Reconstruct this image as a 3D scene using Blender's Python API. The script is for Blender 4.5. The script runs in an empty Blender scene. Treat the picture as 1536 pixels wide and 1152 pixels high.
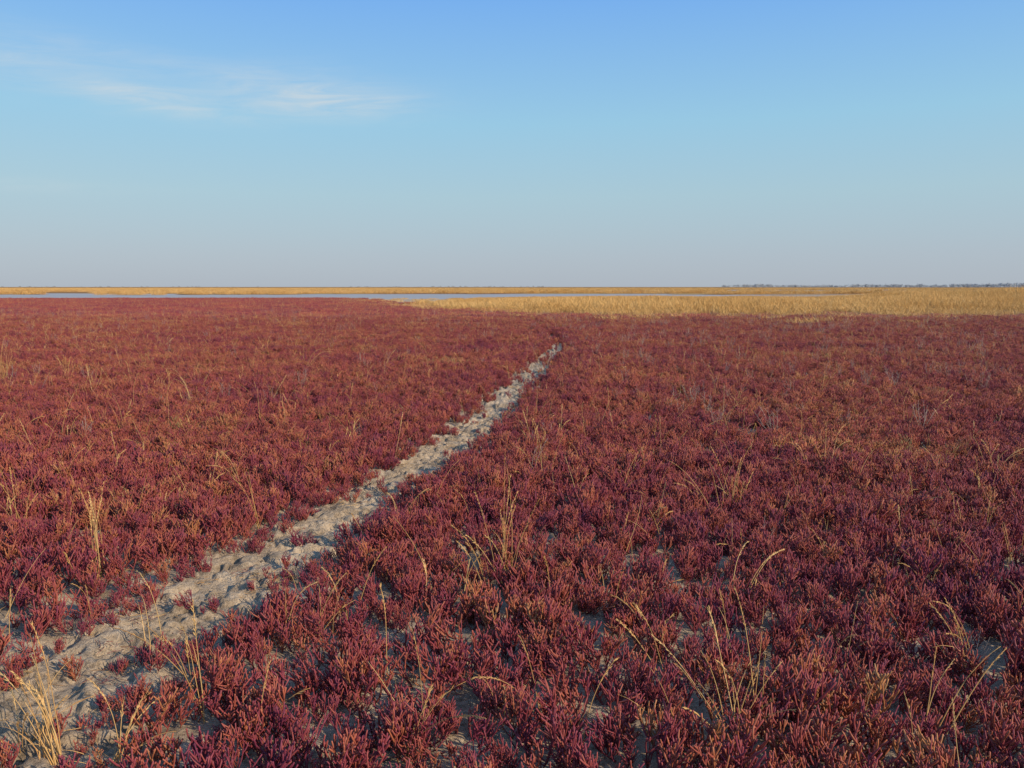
import bpy, math, random
import numpy as np
from mathutils import Vector, Matrix
random.seed(7); rng=np.random.default_rng(12)
scene=bpy.context.scene
CAM_H=1.5

# ---------------- noise helpers ----------------
def _h(ix,iy,s):
    n=(ix*374761393+iy*668265263+s*982451653)&0xffffffff
    n=((n^(n>>13))*1274126177)&0xffffffff
    n=n^(n>>16)
    return (n&0xffff)/65535.0
def vn(x,y,s=0):
    x=np.asarray(x,dtype=float);y=np.asarray(y,dtype=float)
    ix=np.floor(x).astype(np.int64);iy=np.floor(y).astype(np.int64)
    fx=x-ix;fy=y-iy
    fx=fx*fx*(3-2*fx);fy=fy*fy*(3-2*fy)
    a=_h(ix,iy,s);b=_h(ix+1,iy,s);c=_h(ix,iy+1,s);d=_h(ix+1,iy+1,s)
    return (a*(1-fx)+b*fx)*(1-fy)+(c*(1-fx)+d*fx)*fy
def fbm(x,y,s=0,o=3):
    t=0;a=0.5;n=0
    for i in range(o):
        t=t+a*vn(x*2**i+i*17.3,y*2**i-i*9.1,s+i);n+=a;a*=.5
    return t/n
def sst(a,b,x):
    t=np.clip((x-a)/(b-a),0,1);return t*t*(3-2*t)

# ---------------- path ----------------
PATH=np.array([(-2.05,-3,.28),(-1.95,1.0,.30),(-1.80,2.0,.30),(-1.64,2.83,.31),(-1.53,3.28,.29),(-1.40,3.9,.26),(-1.22,4.65,.26),(-.88,6.15,.23),
 (-.59,7.16,.22),(-.15,10.0,.23),(.37,13.95,.24),(1.07,19.2,.19),(1.25,23,.11),(1.13,28,.10),(.9,36,.1),(.5,60,.08)])
def pathd(x,y):
    best=np.full(np.shape(x),1e9);w=np.full(np.shape(x),.2)
    for i in range(len(PATH)-1):
        ax,ay,aw=PATH[i];bx,by,bw=PATH[i+1]
        dx,dy=bx-ax,by-ay
        t=np.clip(((x-ax)*dx+(y-ay)*dy)/(dx*dx+dy*dy),0,1)
        d=np.hypot(x-ax-t*dx,y-ay-t*dy)
        m=d<best
        best=np.where(m,d,best);w=np.where(m,aw+(bw-aw)*t,w)
    return best/w
# ---------------- land/water layout ----------------
def land(x,y):
    """>0 land, <0 water basin"""
    e=103+6*(fbm(x/25,y/60,31)-.5)*2+sst(-10,30,x)*6
    back=200+190*sst(-10,60,x)+45*(fbm(x/70,y/400,32)-.5)*2
    w=sst(e-4,e+4,y)*(1-sst(back-6,back+6,y))
    isl=sst(.57,.63,fbm(x/75+3,y/16,33))*sst(135,145,y)
    w=w*(1-isl)
    w2=sst(330,345,y)*(1-sst(470,500,y))*sst(.48,.55,fbm(x/160,y/60,37))
    return 1-2*np.clip(w+w2,0,1)
def gz(x,y):
    p=pathd(x,y)
    inp=1-sst(.9,1.7,p)
    near=1-sst(30,60,y)
    z=.05*(fbm(x*.35,y*.35,1)-.5)
    z=z-.015*inp*near
    c1=fbm(x*5+.8*fbm(x*9,y*9,5),y*5,2,2)
    c2=fbm(x*13+1.2*fbm(x*20,y*20,15),y*13,3,3)
    c3=fbm(x*34,y*34,6,2)
    rid=1-np.abs(2*fbm(x*7.5,y*7.5,9,2)-1)
    clod=sst(.50,.60,c2)
    amp=(.35+.65*inp)*near
    z=z+amp*(.040*(c1-.5)+.022*clod+.026*(c2-.5)+.018*(rid-.8)+.032*(c3-.5))
    l=land(x,y)
    z=z+np.where(l<1,-.45*(1-l)*.5,0)*1.0
    return z

# ---------------- mesh builder ----------------
class MB:
    def __init__(s): s.v=[];s.f=[];s.c=[]
    def add(s,o,M,dh=0):
        b=len(s.v)
        s.v+= [M@v for v in o.v]
        s.f+= [tuple(i+b for i in f) for f in o.f]
        s.c+= [(min(1,max(0,c[0]+dh)),c[1],c[2],1) for c in o.c]
    def tube(s,pts,rad,n,hue,base=0.,top=1.):
        b=len(s.v);m=len(pts)
        for i,p in enumerate(pts):
            d=(pts[min(i+1,m-1)]-pts[max(i-1,0)])
            if d.length<1e-9:d=Vector((0,0,1))
            d.normalize()
            a=d.orthogonal().normalized();c=d.cross(a)
            for k in range(n):
                t=2*math.pi*k/n
                s.v.append(p+(a*math.cos(t)+c*math.sin(t))*rad[i])
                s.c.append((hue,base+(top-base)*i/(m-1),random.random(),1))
        for i in range(m-1):
            for k in range(n):
                k2=(k+1)%n
                s.f.append((b+i*n+k,b+i*n+k2,b+(i+1)*n+k2,b+(i+1)*n+k))
        s.v.append(pts[-1]+(pts[-1]-pts[-2]).normalized()*rad[-1]*.8);s.c.append((hue,top,0,1))
        e=len(s.v)-1
        for k in range(n): s.f.append((b+(m-1)*n+k,b+(m-1)*n+(k+1)%n,e))
    def ribbon(s,pts,w,side,hue,base=0,top=1):
        b=len(s.v);m=len(pts)
        for i,p in enumerate(pts):
            ww=w[i] if hasattr(w,'__len__') else w
            for q in (-1,1):
                s.v.append(p+side*(q*ww*.5));s.c.append((hue,base+(top-base)*i/(m-1),0,1))
        for i in range(m-1): s.f.append((b+2*i,b+2*i+1,b+2*i+3,b+2*i+2))
    def mesh(s,name,mat,smooth=True):
        me=bpy.data.meshes.new(name)
        me.from_pydata([tuple(v) for v in s.v],[],s.f)
        a=me.attributes.new("Col",'FLOAT_COLOR','POINT')
        a.data.foreach_set("color",np.array(s.c,dtype=np.float32).ravel())
        if smooth: me.polygons.foreach_set("use_smooth",[True]*len(me.polygons))
        me.materials.append(mat);me.update()
        return me

# ---------------- materials ----------------
class NT:
    def __init__(s,tree): s.t=tree
    def n(s,typ,**kw):
        nd=s.t.nodes.new(typ)
        for k,v in kw.items():
            if k.startswith('i_'):
                key=k[2:]
                key=int(key) if key.isdigit() else key.replace('_',' ')
                if isinstance(v,bpy.types.NodeSocket): s.t.links.new(v,nd.inputs[key])
                else: nd.inputs[key].default_value=v
            else: setattr(nd,k,v)
        return nd
    def math(s,op,a,b=None,c=None,clamp=False):
        nd=s.t.nodes.new('ShaderNodeMath');nd.operation=op;nd.use_clamp=clamp
        for i,v in enumerate((a,b,c)):
            if v is None: continue
            if isinstance(v,bpy.types.NodeSocket): s.t.links.new(v,nd.inputs[i])
            else: nd.inputs[i].default_value=v
        return nd.outputs[0]
    def ramp(s,fac,stops,interp='LINEAR'):
        nd=s.t.nodes.new('ShaderNodeValToRGB');cr=nd.color_ramp;cr.interpolation=interp
        while len(cr.elements)<len(stops): cr.elements.new(.5)
        for e,(p,c) in zip(cr.elements,stops): e.position=p;e.color=(*c,1)
        s.t.links.new(fac,nd.inputs[0]);return nd.outputs[0]
    def mix(s,f,a,b,mode='MIX'):
        nd=s.t.nodes.new('ShaderNodeMix');nd.data_type='RGBA';nd.blend_type=mode
        for sock,v in ((nd.inputs[0],f),(nd.inputs[6],a),(nd.inputs[7],b)):
            if isinstance(v,bpy.types.NodeSocket): s.t.links.new(v,sock)
            else: sock.default_value=v if not isinstance(v,tuple) else (*v,1)
        return nd.outputs[2]
def newmat(name):
    m=bpy.data.materials.new(name);m.use_nodes=True
    t=NT(m.node_tree);b=m.node_tree.nodes['Principled BSDF']
    return m,t,b

def glasswort_mat():
    m,t,b=newmat('glasswort_red')
    col=t.n('ShaderNodeAttribute',attribute_name='Col').outputs['Color']
    sep=t.n('ShaderNodeSeparateColor',i_0=col)
    oi=t.n('ShaderNodeObjectInfo')
    geo=t.n('ShaderNodeNewGeometry')
    big=t.n('ShaderNodeTexNoise',i_Vector=geo.outputs['Position'],i_Scale=.45,i_Detail=4.).outputs[0]
    h=t.math('MULTIPLY',sep.outputs[0],.62)
    h=t.math('MULTIPLY_ADD',oi.outputs['Random'],.25,h)
    h=t.math('ADD',h,t.math('MULTIPLY_ADD',big,1.0,-.50))
    c=t.ramp(h,[(.0,(.165,.030,.060)),(.26,(.220,.044,.058)),(.50,(.280,.066,.058)),(.74,(.350,.110,.062)),(.92,(.41,.19,.08)),(1.,(.27,.21,.09))])
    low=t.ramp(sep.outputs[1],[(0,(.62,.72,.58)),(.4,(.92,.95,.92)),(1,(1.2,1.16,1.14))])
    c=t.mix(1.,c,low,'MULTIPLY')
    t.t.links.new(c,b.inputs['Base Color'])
    b.inputs['Roughness'].default_value=.5;b.inputs['Specular IOR Level'].default_value=.3
    return m
def straw_mat(name,c0,c1,c2):
    m,t,b=newmat(name)
    col=t.n('ShaderNodeAttribute',attribute_name='Col').outputs['Color']
    sep=t.n('ShaderNodeSeparateColor',i_0=col)
    geo=t.n('ShaderNodeNewGeometry')
    big=t.n('ShaderNodeTexNoise',i_Vector=geo.outputs['Position'],i_Scale=.12,i_Detail=4.).outputs[0]
    h=t.math('MULTIPLY_ADD',sep.outputs[0],.6,t.math('MULTIPLY_ADD',big,1.2,-.4))
    c=t.ramp(h,[(0,c0),(.5,c1),(1,c2)])
    t.t.links.new(c,b.inputs['Base Color']);b.inputs['Roughness'].default_value=.7
    b.inputs['Specular IOR Level'].default_value=.2
    return m
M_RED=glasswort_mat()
M_STRAW=straw_mat('dry_straw',(.42,.22,.08),(.60,.37,.14),(.74,.53,.25))
M_GOLD=straw_mat('golden_reed',(.46,.25,.08),(.70,.43,.15),(.82,.58,.26))
M_GREY=straw_mat('grey_dead_stem',(.22,.17,.15),(.36,.30,.26),(.50,.42,.36))

def clay_mat():
    m,t,b=newmat('salty_clay')
    geo=t.n('ShaderNodeNewGeometry');P=geo.outputs['Position']
    sx=t.n('ShaderNodeSeparateXYZ',i_0=P)
    n1=t.n('ShaderNodeTexNoise',i_Vector=P,i_Scale=3.,i_Detail=6.,i_Roughness=.65).outputs[0]
    n2=t.n('ShaderNodeTexNoise',i_Vector=P,i_Scale=40.,i_Detail=5.,i_Roughness=.75).outputs[0]
    c=t.ramp(t.math('MULTIPLY_ADD',n2,.5,t.math('MULTIPLY',n1,.5)),[(.35,(.15,.115,.075)),(.44,(.36,.28,.19)),(.53,(.54,.43,.30)),(.65,(.70,.58,.42))])
    st=t.n('ShaderNodeVectorMath',operation='MULTIPLY',i_0=P);st.inputs[1].default_value=(.02,.09,0)
    n3=t.n('ShaderNodeTexNoise',i_Vector=st.outputs[0],i_Scale=1.,i_Detail=5.).outputs[0]
    far=t.ramp(n3,[(.35,(.16,.07,.05)),(.47,(.30,.17,.07)),(.58,(.46,.30,.10)),(.7,(.30,.20,.08))])
    f=t.math('MULTIPLY_ADD',sx.outputs[1],1/40.,-140/40.,clamp=True)
    mud=t.math('MULTIPLY_ADD',sx.outputs[2],-8.,-.3,clamp=True)
    c2=t.mix(f,c,far)
    c3=t.mix(mud,c2,(.30,.25,.20))
    t.t.links.new(c3,b.inputs['Base Color']);b.inputs['Roughness'].default_value=.95
    b.inputs['Specular IOR Level'].default_value=.1
    vor=t.n('ShaderNodeTexVoronoi',feature='DISTANCE_TO_EDGE',i_Vector=P,i_Scale=14.)
    cr=t.math('MINIMUM',vor.outputs['Distance'],.06)
    hh=t.math('MULTIPLY_ADD',cr,1.,n2)
    bp=t.n('ShaderNodeBump',i_Strength=1.,i_Distance=.025,i_Height=hh)
    t.t.links.new(bp.outputs[0],b.inputs['Normal'])
    return m

# ---------------- ground ----------------
def graded(c0,c1,st,lo,hi,g):
    a=list(np.arange(c0,c1,st));
    s=st;x=a[-1]
    while x<hi: s=min(s*g,400);x+=s;a.append(x)
    s=st;x=a[0];pre=[]
    while x>lo: s=min(s*g,400);x-=s;pre.append(x)
    return np.array(pre[::-1]+a)
xs=graded(-2.6,1.2,.013,-4500,4500,1.04)
ys=graded(1.8,8.,.013,-250,7000,1.022)
X,Y=np.meshgrid(xs,ys);Z=gz(X,Y)
nx,ny=len(xs),len(ys)
co=np.stack([X,Y,Z],-1).reshape(-1,3).astype(np.float32)
me=bpy.data.meshes.new('ground')
i0=(np.arange(ny-1)[:,None]*nx+np.arange(nx-1)[None,:]).ravel()
quads=np.stack([i0,i0+1,i0+nx+1,i0+nx],-1).astype(np.int32)
me.vertices.add(len(co));me.vertices.foreach_set('co',co.ravel())
me.loops.add(quads.size);me.loops.foreach_set('vertex_index',quads.ravel())
me.polygons.add(len(quads));me.polygons.foreach_set('loop_start',np.arange(0,quads.size,4,dtype=np.int32))
me.polygons.foreach_set('use_smooth',np.ones(len(quads),dtype=bool))
me.update(calc_edges=True);me.validate()
me.materials.append(clay_mat())
g=bpy.data.objects.new('ground',me);scene.collection.objects.link(g)

# ---------------- water ----------------
m,t,b=newmat('lagoon_water')
b.inputs['Base Color'].default_value=(.40,.34,.29,1);b.inputs['Roughness'].default_value=.4
geo=t.n('ShaderNodeNewGeometry')
nz=t.n('ShaderNodeTexNoise',i_Vector=geo.outputs['Position'],i_Scale=1.2,i_Detail=3.)
bp=t.n('ShaderNodeBump',i_Strength=.3,i_Distance=.05,i_Height=nz.outputs[0]);t.t.links.new(bp.outputs[0],b.inputs['Normal'])
me=bpy.data.meshes.new('water')
me.from_pydata([(-1500,85,-.15),(1500,85,-.15),(1500,560,-.15),(-1500,560,-.15)],[],[(0,1,2,3)]);me.materials.append(m)
scene.collection.objects.link(bpy.data.objects.new('water',me))

# ---------------- plant variants ----------------
def curve(p,d,L,n,up=.0,wob=.15):
    pts=[p.copy()];d=d.normalized()
    for i in range(n):
        d=(d+Vector((random.uniform(-wob,wob),random.uniform(-wob,wob),up))).normalized()
        p=p+d*(L/n);pts.append(p.copy())
    return pts
def finger(mb,p,d,L,r,hue,n=5,b=0.,tp=1.):
    seg=max(2,int(L/(.012 if n>3 else .022)))
    pts=curve(p,d,L,seg,up=.17,wob=.18)
    rad=[r*(.70 if i==0 else (1.10 if i%2 else .86))*(1-.25*i/seg) for i in range(seg+1)]
    mb.tube(pts,rad,n,hue,b,tp);return pts
def glasswort(H,r,n=5,dense=1.):
    mb=MB()
    for s in range(random.choice((2,3,3,4))):
        az=random.uniform(0,6.28);lean=random.uniform(.05,1.0)
        d=Vector((math.cos(az)*lean,math.sin(az)*lean,1))
        h=H*random.uniform(.55,1.2)
        seg=7
        base=Vector((random.uniform(-.045,.045),random.uniform(-.045,.045),-.015))
        pts=curve(base,d,h,seg,up=.09,wob=.16)
        hue=random.random()
        mb.tube(pts,[r*(.60 if i<seg*.6 else .95)*(1.05 if i%2 else .85) for i in range(seg+1)],n,hue,0,1)
        rot=random.uniform(0,6.28)
        for i in range(1,seg):
            f=i/seg
            rot+=1.57+random.uniform(-.5,.5)
            for q in (0,1):
                if random.random()>.78*dense: continue
                a=rot+q*math.pi+random.uniform(-.4,.4)
                out=random.uniform(.5,1.8)
                dd=Vector((math.cos(a)*out,math.sin(a)*out,1))
                L=h*(1-f)*random.uniform(.45,1.0)+.022
                hu=min(1,max(0,hue+random.uniform(-.35,.35)))
                bp_=finger(mb,pts[i],dd,L,r*random.uniform(.75,1.15),hu,n,f*.8,1)
                if L>.035:
                    for j in range(1,len(bp_)-1):
                        if random.random()<(.36 if n>3 else .6)*dense:
                            a2=random.uniform(0,6.28);o2=random.uniform(.5,1.4)
                            d2=Vector((math.cos(a2)*o2,math.sin(a2)*o2,1))
                            finger(mb,bp_[j],d2,random.uniform(.018,.055),r*random.uniform(.75,1.1),min(1,max(0,hu+random.uniform(-.2,.2))),n,.4,1)
    return mb
def mkcol(name,meshes):
    c=bpy.data.collections.new(name)
    for i,me in enumerate(meshes):
        c.objects.link(bpy.data.objects.new(me.name,me))
    return c
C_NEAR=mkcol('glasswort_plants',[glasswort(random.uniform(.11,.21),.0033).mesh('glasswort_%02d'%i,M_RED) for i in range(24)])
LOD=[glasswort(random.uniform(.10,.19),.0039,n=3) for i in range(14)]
def joined(name,R,cnt):
    mb=MB()
    for k in range(cnt):
        a=random.uniform(0,6.28);rr=math.sqrt(random.random())*R
        s=random.uniform(.55,1.15)
        M=Matrix.Translation((math.cos(a)*rr,math.sin(a)*rr,0))@Matrix.Rotation(random.uniform(0,6.28),4,'Z')@Matrix.Rotation(random.gauss(0,.15),4,'X')@Matrix.Scale(s,4)
        mb.add(random.choice(LOD),M,random.uniform(-.25,.25))
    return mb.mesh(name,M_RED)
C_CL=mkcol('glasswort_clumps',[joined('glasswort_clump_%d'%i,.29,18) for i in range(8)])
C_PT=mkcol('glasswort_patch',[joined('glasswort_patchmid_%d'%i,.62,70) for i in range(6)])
def patch(i):
    mb=MB()
    for k in range(90):
        a=random.uniform(0,6.28);rr=math.sqrt(random.random())*.75
        c=Vector((math.cos(a)*rr,math.sin(a)*rr,-.02));hu0=random.random();hh=random.uniform(.7,1.3)
        for j in range(9):
            az=random.uniform(0,6.28);o=random.uniform(.1,1.3)
            d=Vector((math.cos(az)*o,math.sin(az)*o,1)).normalized()
            L=random.uniform(.07,.17)*hh
            mb.tube([c,c+d*L*.5,c+d*L*.8+Vector((0,0,L*.25))],[.003,.0075,.005],3,min(1,max(0,hu0+random.uniform(-.3,.3))),0,1)
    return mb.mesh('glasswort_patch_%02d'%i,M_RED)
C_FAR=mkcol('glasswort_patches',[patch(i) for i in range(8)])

def stalk(mb,p,az,lean,L,w,bend,hue,head=True,n=4):
    """dry grass culm, arching over, with a narrow drooping seed head"""
    seg=14;d=Vector((math.cos(az)*lean,math.sin(az)*lean,1)).normalized()
    pts=[p.copy()];out=Vector((math.cos(az),math.sin(az),0))
    for i in range(seg):
        f=i/seg
        d=(d+out*bend*(.02+.22*f*f)-Vector((0,0,1))*bend*.16*f*f+Vector((random.uniform(-.03,.03),random.uniform(-.03,.03),0))).normalized()
        p=p+d*(L/seg);pts.append(p.copy())
    mb.tube(pts,[w*(1-.6*i/seg) for i in range(seg+1)],n,hue)
    if head:
        for i in range(int(seg*.74)*2,seg*2):
            a=pts[i//2].lerp(pts[min(seg,i//2+1)],.5*(i%2))
            for q in range(3):
                dd=(pts[min(seg,i//2+1)]-pts[i//2]).normalized()+Vector((random.uniform(-.35,.35),random.uniform(-.35,.35),random.uniform(-.35,.2)))
                dd.normalize();ll=random.uniform(.010,.020)
                mb.ribbon([a,a+dd*ll*.5,a+dd*ll],[w*.4,w*1.2,w*.2],dd.orthogonal().normalized(),min(1,hue+.1))
    return pts
def leaf(mb,p,az,lean,L,w,bend,hue):
    seg=8;d=Vector((math.cos(az)*lean,math.sin(az)*lean,1)).normalized();out=Vector((math.cos(az),math.sin(az),0))
    pts=[p.copy()]
    for i in range(seg):
        f=i/seg
        d=(d+out*bend*.2*f-Vector((0,0,1))*bend*.3*f*f).normalized();p=p+d*(L/seg);pts.append(p.copy())
    ta=random.uniform(-.8,.8);side=(Vector((-math.sin(az),math.cos(az),0))*math.cos(ta)+Vector((0,0,1))*math.sin(ta))
    mb.ribbon(pts,[w*(1-(i/seg)**1.5*.9) for i in range(seg+1)],side,hue)
def tuft(H,ns,nl,spread,mat,name,w=.0023,azc=None,bend=(.2,.9),azs=3.14,heads=.8):
    mb=MB()
    for i in range(ns):
        az=random.uniform(0,6.28) if azc is None else azc+random.uniform(-azs,azs)
        stalk(mb,Vector((random.uniform(-.035,.035),random.uniform(-.035,.035),-.02)),az,random.uniform(.02,spread),H*random.uniform(.55,1.05),w*random.uniform(.75,1.1),random.uniform(*bend),random.random(),head=random.random()<heads)
    for i in range(nl):
        az=random.uniform(0,6.28) if azc is None else azc+random.uniform(-azs,azs)
        leaf(mb,Vector((random.uniform(-.035,.035),random.uniform(-.035,.035),-.02)),az,random.uniform(.1,spread*1.6),H*random.uniform(.3,.7),w*1.8,random.uniform(.3,1.6),random.random())
    return mb.mesh(name,mat)
T=[(-.03,3.86,.70,12,10,.42,None,(.1,.5)),(-.12,3.80,.54,4,4,.4,2.6,(.2,.8)),
(1.48,5.2,.50,9,6,.35,None,(.1,.5)),(1.30,5.25,.40,3,3,.8,3.1,(.5,1.4)),
(-2.14,4.0,.52,9,8,.35,2.2,(.1,.5)),(-3.03,4.8,.46,7,5,.4,None,(.1,.5)),
(-.31,2.42,.58,1,0,.06,1.9,(.5,1.0)),(-1.94,5.7,.62,4,3,.5,2.9,(.7,1.4)),
(-4.0,10.,.75,4,2,.3,2.9,(.6,1.3)),(-1.46,2.40,.44,13,14,.9,2.6,(.2,.8)),(-1.62,2.5,.38,9,10,.9,None,(.2,.8)),(-1.25,2.35,.34,8,8,.9,None,(.2,.8)),
(.74,2.52,.44,12,10,.9,None,(.1,.8)),(.80,2.56,.54,3,0,.3,1.6,(.2,.6)),(-1.50,3.2,.48,2,1,.2,2.4,(.5,1.1)),
(2.49,6.15,.66,5,3,.3,None,(.5,1.5)),(2.35,6.2,.58,3,1,1.2,3.1,(.4,.9)),(.85,3.05,.46,2,1,.15,2.2,(.1,.4)),
(.60,2.85,.40,2,1,.5,2.9,(.1,.4)),(.25,5.75,.58,3,2,.2,None,(.2,.7)),(1.35,2.45,.42,4,3,.5,.6,(.2,.7)),
(1.75,2.9,.48,4,2,.5,2.8,(.3,.9)),(-3.6,14.,.75,5,3,.5,.3,(.9,1.6)),(-2.4,15.,.75,3,1,1.0,.4,(.3,.6)),
(-7.9,12.4,.8,10,8,.3,None,(.1,.5)),(-7.2,12.9,.6,7,8,.3,None,(.1,.5)),(-.45,2.9,.40,1,1,.4,2.5,(.3,.7)),
(1.05,3.6,.44,3,2,.5,0.5,(.5,1.1)),(2.2,3.3,.46,3,2,.3,None,(.3,.9)),(-2.9,3.6,.42,4,3,.4,None,(.3,.9)),(-.7,5.0,.44,3,3,.4,None,(.4,.9)),
(3.6,5.9,.50,5,3,.3,None,(.2,.9)),(-.75,3.5,.38,2,3,.3,None,(.4,1.2)),(-.95,3.3,.40,2,2,.3,None,(.4,1.2)),(.1,2.6,.34,2,2,.5,None,(.4,1.2))]
for (x,y,H,ns,nl,sp,azc,bd) in T:
    me=tuft(H,ns,nl,sp,M_STRAW,'dry_grass_tuft',azc=azc,bend=bd,azs=.7)
    o=bpy.data.objects.new('dry_grass_tuft',me);scene.collection.objects.link(o)
    o.location=(x,y,float(gz(np.array([x]),np.array([y]))[0]))
C_STRAW=mkcol('dry_grass_stalks_src',[tuft(random.uniform(.26,.46),random.choice((1,1,2,3)),random.choice((0,1,2)),.5,M_STRAW,'dry_stalk_%d'%i,w=.0018,bend=(.0,.9),heads=.5) for i in range(24)])
def greyweed(i):
    mb=MB()
    for k in range(random.choice((2,3,5))):
        az=random.uniform(0,6.28);pts=curve(Vector((0,0,-.02)),Vector((math.cos(az)*.3,math.sin(az)*.3,1)),random.uniform(.2,.33),7,.05,.12)
        mb.tube(pts,[.0018-.0001*j for j in range(8)],3,random.random())
        for j in range(2,7):
            a=random.uniform(0,6.28)
            mb.tube(curve(pts[j],Vector((math.cos(a),math.sin(a),.9)),random.uniform(.03,.08),3,.1,.1),[.0014,.0012,.001,.0006],3,random.random())
    return mb.mesh('grey_dead_weed_%d'%i,M_GREY)
C_GREY=mkcol('grey_dead_weeds_src',[greyweed(i) for i in range(8)])
def litter(i):
    mb=MB()
    for k in range(14):
        a=random.uniform(0,6.28);r=random.uniform(0,.10);p=Vector((math.cos(a)*r,math.sin(a)*r,random.uniform(.004,.014)))
        az=random.uniform(0,6.28)
        pts=curve(p,Vector((math.cos(az),math.sin(az),random.uniform(-.05,.15))),random.uniform(.015,.07),4,0,.25)
        mb.tube(pts,[.0012,.0012,.001,.001,.0006],3,random.random())
    return mb
C_LIT=mkcol('ground_litter_src',[litter(i).mesh('litter_%d'%i,random.choice((M_STRAW,M_GREY,M_RED))) for i in range(9)])
def reedpatch(i):
    mb=MB()
    for k in range(170):
        a=random.uniform(0,6.28);rr=math.sqrt(random.random())*.6
        p=Vector((math.cos(a)*rr,math.sin(a)*rr,-.05));az=random.uniform(0,6.28);L=random.uniform(.45,1.)*random.uniform(.75,1.0)
        o=random.uniform(.02,.35);d=Vector((math.cos(az)*o,math.sin(az)*o,1)).normalized();out=Vector((math.cos(az),math.sin(az),0))
        pts=[p,p+d*L*.4,p+d*L*.75+out*L*.05,p+d*L*.95+out*L*.16]
        sa=random.uniform(0,6.28)
        mb.ribbon(pts,[.006,.008,.012,.003],Vector((math.cos(sa),math.sin(sa),0)),random.random())
    return mb.mesh('golden_reed_%d'%i,M_GOLD)
C_REED=mkcol('golden_reed_src',[reedpatch(i) for i in range(8)])

# ---------------- scatter by geometry nodes ----------------
def scatter(name,x,y,scl,col,nvar,sz=None,tilt=.12,z=None):
    n=len(x)
    zz=gz(x,y) if z is None else z
    me=bpy.data.meshes.new(name);me.vertices.add(n)
    me.vertices.foreach_set('co',np.stack([x,y,zz],-1).astype(np.float32).ravel())
    rot=np.stack([rng.normal(0,tilt,n),rng.normal(0,tilt,n),rng.uniform(0,6.283,n)],-1).astype(np.float32)
    if sz is None: sz=scl
    sc=np.stack([scl,scl,sz],-1).astype(np.float32)
    a=me.attributes.new('rot','FLOAT_VECTOR','POINT');a.data.foreach_set('vector',rot.ravel())
    a=me.attributes.new('scl','FLOAT_VECTOR','POINT');a.data.foreach_set('vector',sc.ravel())
    a=me.attributes.new('idx','INT','POINT');a.data.foreach_set('value',rng.integers(0,nvar,n).astype(np.int32))
    o=bpy.data.objects.new(name,me);scene.collection.objects.link(o)
    ng=bpy.data.node_groups.new(name+'_gn','GeometryNodeTree')
    ng.interface.new_socket('Geometry',in_out='INPUT',socket_type='NodeSocketGeometry')
    ng.interface.new_socket('Geometry',in_out='OUTPUT',socket_type='NodeSocketGeometry')
    N=ng.nodes;L=ng.links
    gi=N.new('NodeGroupInput');go=N.new('NodeGroupOutput')
    ip=N.new('GeometryNodeInstanceOnPoints');ci=N.new('GeometryNodeCollectionInfo')
    ci.inputs[0].default_value=col;ci.inputs['Separate Children'].default_value=True;ci.inputs['Reset Children'].default_value=True
    def na(nm,dt):
        q=N.new('GeometryNodeInputNamedAttribute');q.data_type=dt;q.inputs[0].default_value=nm;return q.outputs[0]
    L.new(gi.outputs[0],ip.inputs['Points']);L.new(ci.outputs[0],ip.inputs['Instance'])
    ip.inputs['Pick Instance'].default_value=True
    L.new(na('idx','INT'),ip.inputs['Instance Index'])
    er=N.new('FunctionNodeEulerToRotation');L.new(na('rot','FLOAT_VECTOR'),er.inputs[0]);L.new(er.outputs[0],ip.inputs['Rotation'])
    L.new(na('scl','FLOAT_VECTOR'),ip.inputs['Scale']);L.new(ip.outputs[0],go.inputs[0])
    md=o.modifiers.new('scatter','NODES');md.node_group=ng
    return o
def wedge(d0,d1,dens,k=.74,mg=2.2):
    A=(k*(d1*d1-d0*d0)+2*mg*(d1-d0));n=int(A*dens)
    y=np.sqrt(rng.uniform((d0+mg/k)**2,(d1+mg/k)**2,n))-mg/k
    x=rng.uniform(-1,1,n)*(k*y+mg);return x,y
def jgrid(d0,d1,st,k=.74,mg=2.2,jit=.45):
    """jittered grid: even cover without random holes"""
    W=k*d1+mg
    gx,gy=np.meshgrid(np.arange(-W,W,st),np.arange(d0,d1,st))
    gx=gx.ravel()+rng.uniform(-jit,jit,gx.size)*st;gy=gy.ravel()+rng.uniform(-jit,jit,gy.size)*st
    q=np.abs(gx)<k*gy+mg
    return gx[q],gy[q]
def goldfront(x):
    xp=[-60,-26,-16,-11.7,-5.4,2.8,11,29,60,120];yp=[150,105,82,66,52,42.,40.,45.,52,62]
    return np.interp(x,xp,yp)
def redmask(x,y,thr=.24):
    p=pathd(x,y)+1.3*(fbm(x*3.5,y*3.5,21)-.5)
    d=fbm(x*2.6,y*2.6,22,3)
    lim=thr-.16*sst(3.5,7,y)
    keep=(d+rng.uniform(-.14,.14,len(x))>lim)&((p>.9)|((rng.random(len(x))<.11)&(y<30)))
    for (cx,cy,r) in ((-2.25,3.6,.16),(-.12,3.62,.13),(-.2,3.3,.10),(.5,3.2,.08),(-.9,2.9,.1),(-.35,2.75,.08),(-1.0,3.7,.1)):
        keep&=~((np.hypot((x-cx)/1.4,y-cy)<r)&(rng.random(len(x))<.7))
    return keep
def psc(x,y):
    s=rng.uniform(.55,1.15,len(x))*(.78+.42*fbm(x*.9,y*.9,23))
    return s*np.where(pathd(x,y)<1.5,.7,1.)
RED='red_glasswort_field'
x,y=jgrid(.6,6.6,.081,jit=.75);k=redmask(x,y);k&=rng.random(len(x))<.80+.20*sst(3.2,5.5,y);x,y=x[k],y[k]
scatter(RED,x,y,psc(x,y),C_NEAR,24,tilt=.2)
x,y=wedge(6.5,37,100)
pp=pathd(x,y);pr=np.where(pp<4.5,1.,.08);k=(rng.random(len(x))<pr)&redmask(x,y);x,y=x[k],y[k]
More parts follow.
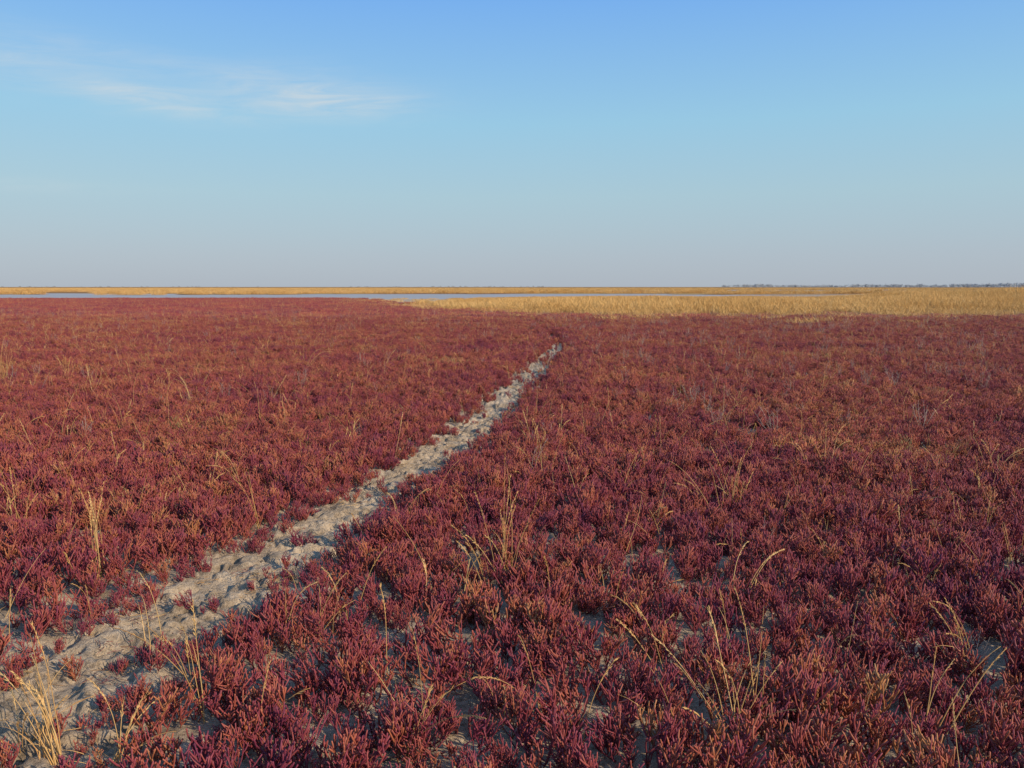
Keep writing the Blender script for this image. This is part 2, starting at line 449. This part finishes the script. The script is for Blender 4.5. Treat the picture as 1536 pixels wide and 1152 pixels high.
scatter(RED,x,y,psc(x,y),C_NEAR,24,tilt=.2)
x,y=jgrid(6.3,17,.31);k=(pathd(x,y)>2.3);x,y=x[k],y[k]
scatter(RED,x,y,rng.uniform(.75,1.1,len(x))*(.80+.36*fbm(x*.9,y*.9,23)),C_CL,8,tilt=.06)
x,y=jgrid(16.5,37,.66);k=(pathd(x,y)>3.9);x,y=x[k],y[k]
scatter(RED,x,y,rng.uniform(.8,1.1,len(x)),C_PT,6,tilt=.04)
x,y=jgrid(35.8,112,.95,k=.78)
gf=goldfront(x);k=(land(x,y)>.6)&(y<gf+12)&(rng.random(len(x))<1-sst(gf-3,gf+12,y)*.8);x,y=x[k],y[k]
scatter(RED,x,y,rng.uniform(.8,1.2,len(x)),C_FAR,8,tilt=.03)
# golden reed meadow on the right
x,y=wedge(30,112,1.9,k=.85,mg=4)
gf=goldfront(x)+9*(fbm(x/5,y/5,41)-.5)
p=np.maximum(sst(-8,4,y-gf),.14*sst(-16,-2,y-gf))*(.12+.88*sst(-10,3,x))
k=(land(x,y)>.3)&(rng.random(len(x))<p**1.3)&(x>-20);x,y,gf=x[k],y[k],gf[k]
tall=1+1.9*sst(38,54,x)*sst(55,75,y)
sh=rng.uniform(.8,1.15,len(x))*(.42+.46*sst(-4,8,y-gf))*(.7+.6*fbm(x/6,y/6,42))*tall*(1-.5*sst(60,95,y))*(.55+.45*sst(-8,6,x))
scatter('golden_reed_meadow',x,y,rng.uniform(.8,1.2,len(x)),C_REED,8,sz=sh,tilt=.05)
# far reed beds beyond the water
n=30000;y=150+rng.random(n)**1.6*600;x=rng.uniform(-1,1,n)*(.75*y+10)
k=(land(x,y)>.6)&(fbm(x/60,y/14,44)>.42);x,y=x[k],y[k]
scatter('far_reed_beds',x,y,rng.uniform(1.8,2.8,len(x)),C_REED,8,sz=rng.uniform(.7,1.2,len(x))*(.75+.45*fbm(x/40,y/20,45)),tilt=.03)
# sparse dry stalks and dead weeds in the red field
x,y=wedge(1.8,40,12.0)
pr=.75+.25*sst(15,38,y)+.3*sst(-1,-6,x);k=(rng.random(len(x))<pr*(.5+.5*sst(.42,.6,fbm(x/3,y/3,51))))&(pathd(x,y)>1.0);x,y=x[k],y[k]
scatter('dry_grass_stalks',x,y,rng.uniform(.55,1.3,len(x)),C_STRAW,24,tilt=.22)
x,y=wedge(30,90,3.4);k=(rng.random(len(x))<.35+.6*sst(-16,-3,y-goldfront(x)))&(y<goldfront(x)+6)&(land(x,y)>.6);x,y=x[k],y[k]
scatter('dry_grass_stalks',x,y,rng.uniform(1.,1.7,len(x)),C_STRAW,24,tilt=.15)
x,y=wedge(2.2,45,3.0)
k=(rng.random(len(x))<(.3+.6*sst(0,4,x)*sst(5,9,y))*(.2+sst(.40,.6,fbm(x/2.5+9,y/2.5,52))))&(pathd(x,y)>1.2);x,y=x[k],y[k]
scatter('grey_dead_weeds',x,y,rng.uniform(.7,1.25,len(x)),C_GREY,8,tilt=.12)
x,y=wedge(1.8,12,14);k=(pathd(x,y)<2.2)|(y<5);x,y=x[k],y[k]
scatter('ground_litter',x,y,rng.uniform(.6,1.2,len(x)),C_LIT,9,tilt=.03)

# ---------------- distant trees ----------------
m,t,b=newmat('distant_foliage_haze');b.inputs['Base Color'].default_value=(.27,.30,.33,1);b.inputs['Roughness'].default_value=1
mb=MB()
def dtree(x,y,H):
    mb.tube([Vector((x,y,-.2)),Vector((x+.2,y,H*.4)),Vector((x,y,H*.8))],[.3,.22,.08],4,.5)
    W=H*random.uniform(.5,.9)
    for k in range(45):
        a=random.uniform(0,6.28);e=random.uniform(-1,1);r=random.random()**.4
        c=Vector((x+math.cos(a)*W*r*math.sqrt(1-e*e*.8),y+math.sin(a)*W*r,H*.55+e*H*.42*r))
        q=Vector((random.gauss(0,1),random.gauss(0,1),random.gauss(0,1))).normalized();o=q.orthogonal().normalized();w=H*.11
        mb.ribbon([c-q*w,c,c+q*w],[w*.8,w*1.6,w*.5],o,.5)
for i in range(420):
    y=random.uniform(1450,1650);u=random.uniform(.26,.82)
    f=float(fbm(np.array([u*24]),np.array([1.5]),61)[0])
    dtree(u*y,y,(3.6+10*max(0,f-.25)*(.6+u))*random.uniform(.7,1.2))
for i in range(120):
    y=random.uniform(2500,2700);u=random.uniform(-.20,.05) if i<70 else random.uniform(-.8,-.3)
    dtree(u*y,y,random.uniform(2.5,5.5))
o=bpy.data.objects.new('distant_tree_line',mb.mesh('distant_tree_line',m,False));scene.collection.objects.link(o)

# ---------------- light ----------------
SUN_EL=math.radians(26);SUN_AZ=math.radians(122)
w=bpy.data.worlds.new('World');scene.world=w;w.use_nodes=True
t=NT(w.node_tree);bg=w.node_tree.nodes['Background']
sky=t.n('ShaderNodeTexSky');sky.sky_type='NISHITA';sky.sun_disc=False;sky.sun_elevation=SUN_EL;sky.sun_rotation=SUN_AZ
sky.air_density=1.;sky.dust_density=1.2;sky.ozone_density=1.5
tc=t.n('ShaderNodeTexCoord').outputs['Generated']
s3=t.n('ShaderNodeSeparateXYZ',i_0=tc)
hyp=t.math('SQRT',t.math('ADD',t.math('MULTIPLY',s3.outputs[0],s3.outputs[0]),t.math('MULTIPLY',s3.outputs[1],s3.outputs[1])))
el=t.math('ARCTAN2',s3.outputs[2],hyp);az=t.math('ARCTAN2',s3.outputs[0],s3.outputs[1])
S=12.
haze=t.ramp(t.math('MULTIPLY',el,1/1.2),[(0.,(.375,.42,.48)),(.03,(.37,.44,.51)),(.09,(.345,.50,.58)),(.16,(.275,.51,.675)),(.27,(.165,.385,.76)),(.6,(.12,.26,.55)),(1,(.10,.2,.42))])
haze=t.mix(1.,haze,(S*1.,S*1.,S*1.),'MULTIPLY')
skyc=t.mix(.88,sky.outputs[0],haze)
def blob(a0,e0,wa,we,amp,slope=0.):
    da=t.math('SUBTRACT',az,a0)
    de=t.math('SUBTRACT',t.math('SUBTRACT',el,e0),t.math('MULTIPLY',da,slope))
    a=t.math('DIVIDE',da,wa);e=t.math('DIVIDE',de,we)
    q=t.math('ADD',t.math('MULTIPLY',a,a),t.math('MULTIPLY',e,e))
    return t.math('MULTIPLY',t.math('EXPONENT',t.math('MULTIPLY',q,-1.)),amp)
B=blob(-.215,.213,.095,.018,.75,.03)
for a in ((-.40,.200,.08,.012,.5,-.12),(-.50,.222,.13,.024,.36,-.1),(-.52,.105,.10,.008,.15,0),(-.29,.232,.08,.020,.28,.1),(-.42,.245,.14,.012,.16,-.1)):
    B=t.math('ADD',B,blob(*a))
cv=t.n('ShaderNodeCombineXYZ',i_0=t.math('MULTIPLY',az,7.),i_1=t.math('MULTIPLY_ADD',el,50.,t.math('MULTIPLY',az,-3.)))
cn=t.n('ShaderNodeTexNoise',i_Vector=cv.outputs[0],i_Scale=1.5,i_Detail=8.,i_Roughness=.66);cn.inputs['Distortion'].default_value=.9
cf=t.math('MULTIPLY',B,t.math('MULTIPLY_ADD',cn.outputs[0],2.6,-.68,clamp=True))
skyc=t.mix(cf,skyc,(6.3,6.9,7.2))
t.t.links.new(skyc,bg.inputs[0]);bg.inputs[1].default_value=.1

ld=bpy.data.lights.new('sun','SUN');ld.energy=4.6;ld.angle=math.radians(.5);ld.color=(1.,.81,.59)
lo=bpy.data.objects.new('sun',ld);scene.collection.objects.link(lo)
dv=Vector((math.sin(SUN_AZ)*math.cos(SUN_EL),math.cos(SUN_AZ)*math.cos(SUN_EL),math.sin(SUN_EL)))
lo.rotation_euler=dv.to_track_quat('Z','Y').to_euler();lo.location=dv*50

cd=bpy.data.cameras.new('camera');cam=bpy.data.objects.new('camera',cd);scene.collection.objects.link(cam)
cam.location=(0,0,CAM_H);cam.rotation_euler=(math.radians(90-6.9),0,0)
cd.sensor_width=36;cd.lens=28.24;cd.clip_start=.05;cd.clip_end=12000
scene.camera=cam
scene.view_settings.view_transform='Standard';scene.view_settings.look='None';scene.view_settings.exposure=0
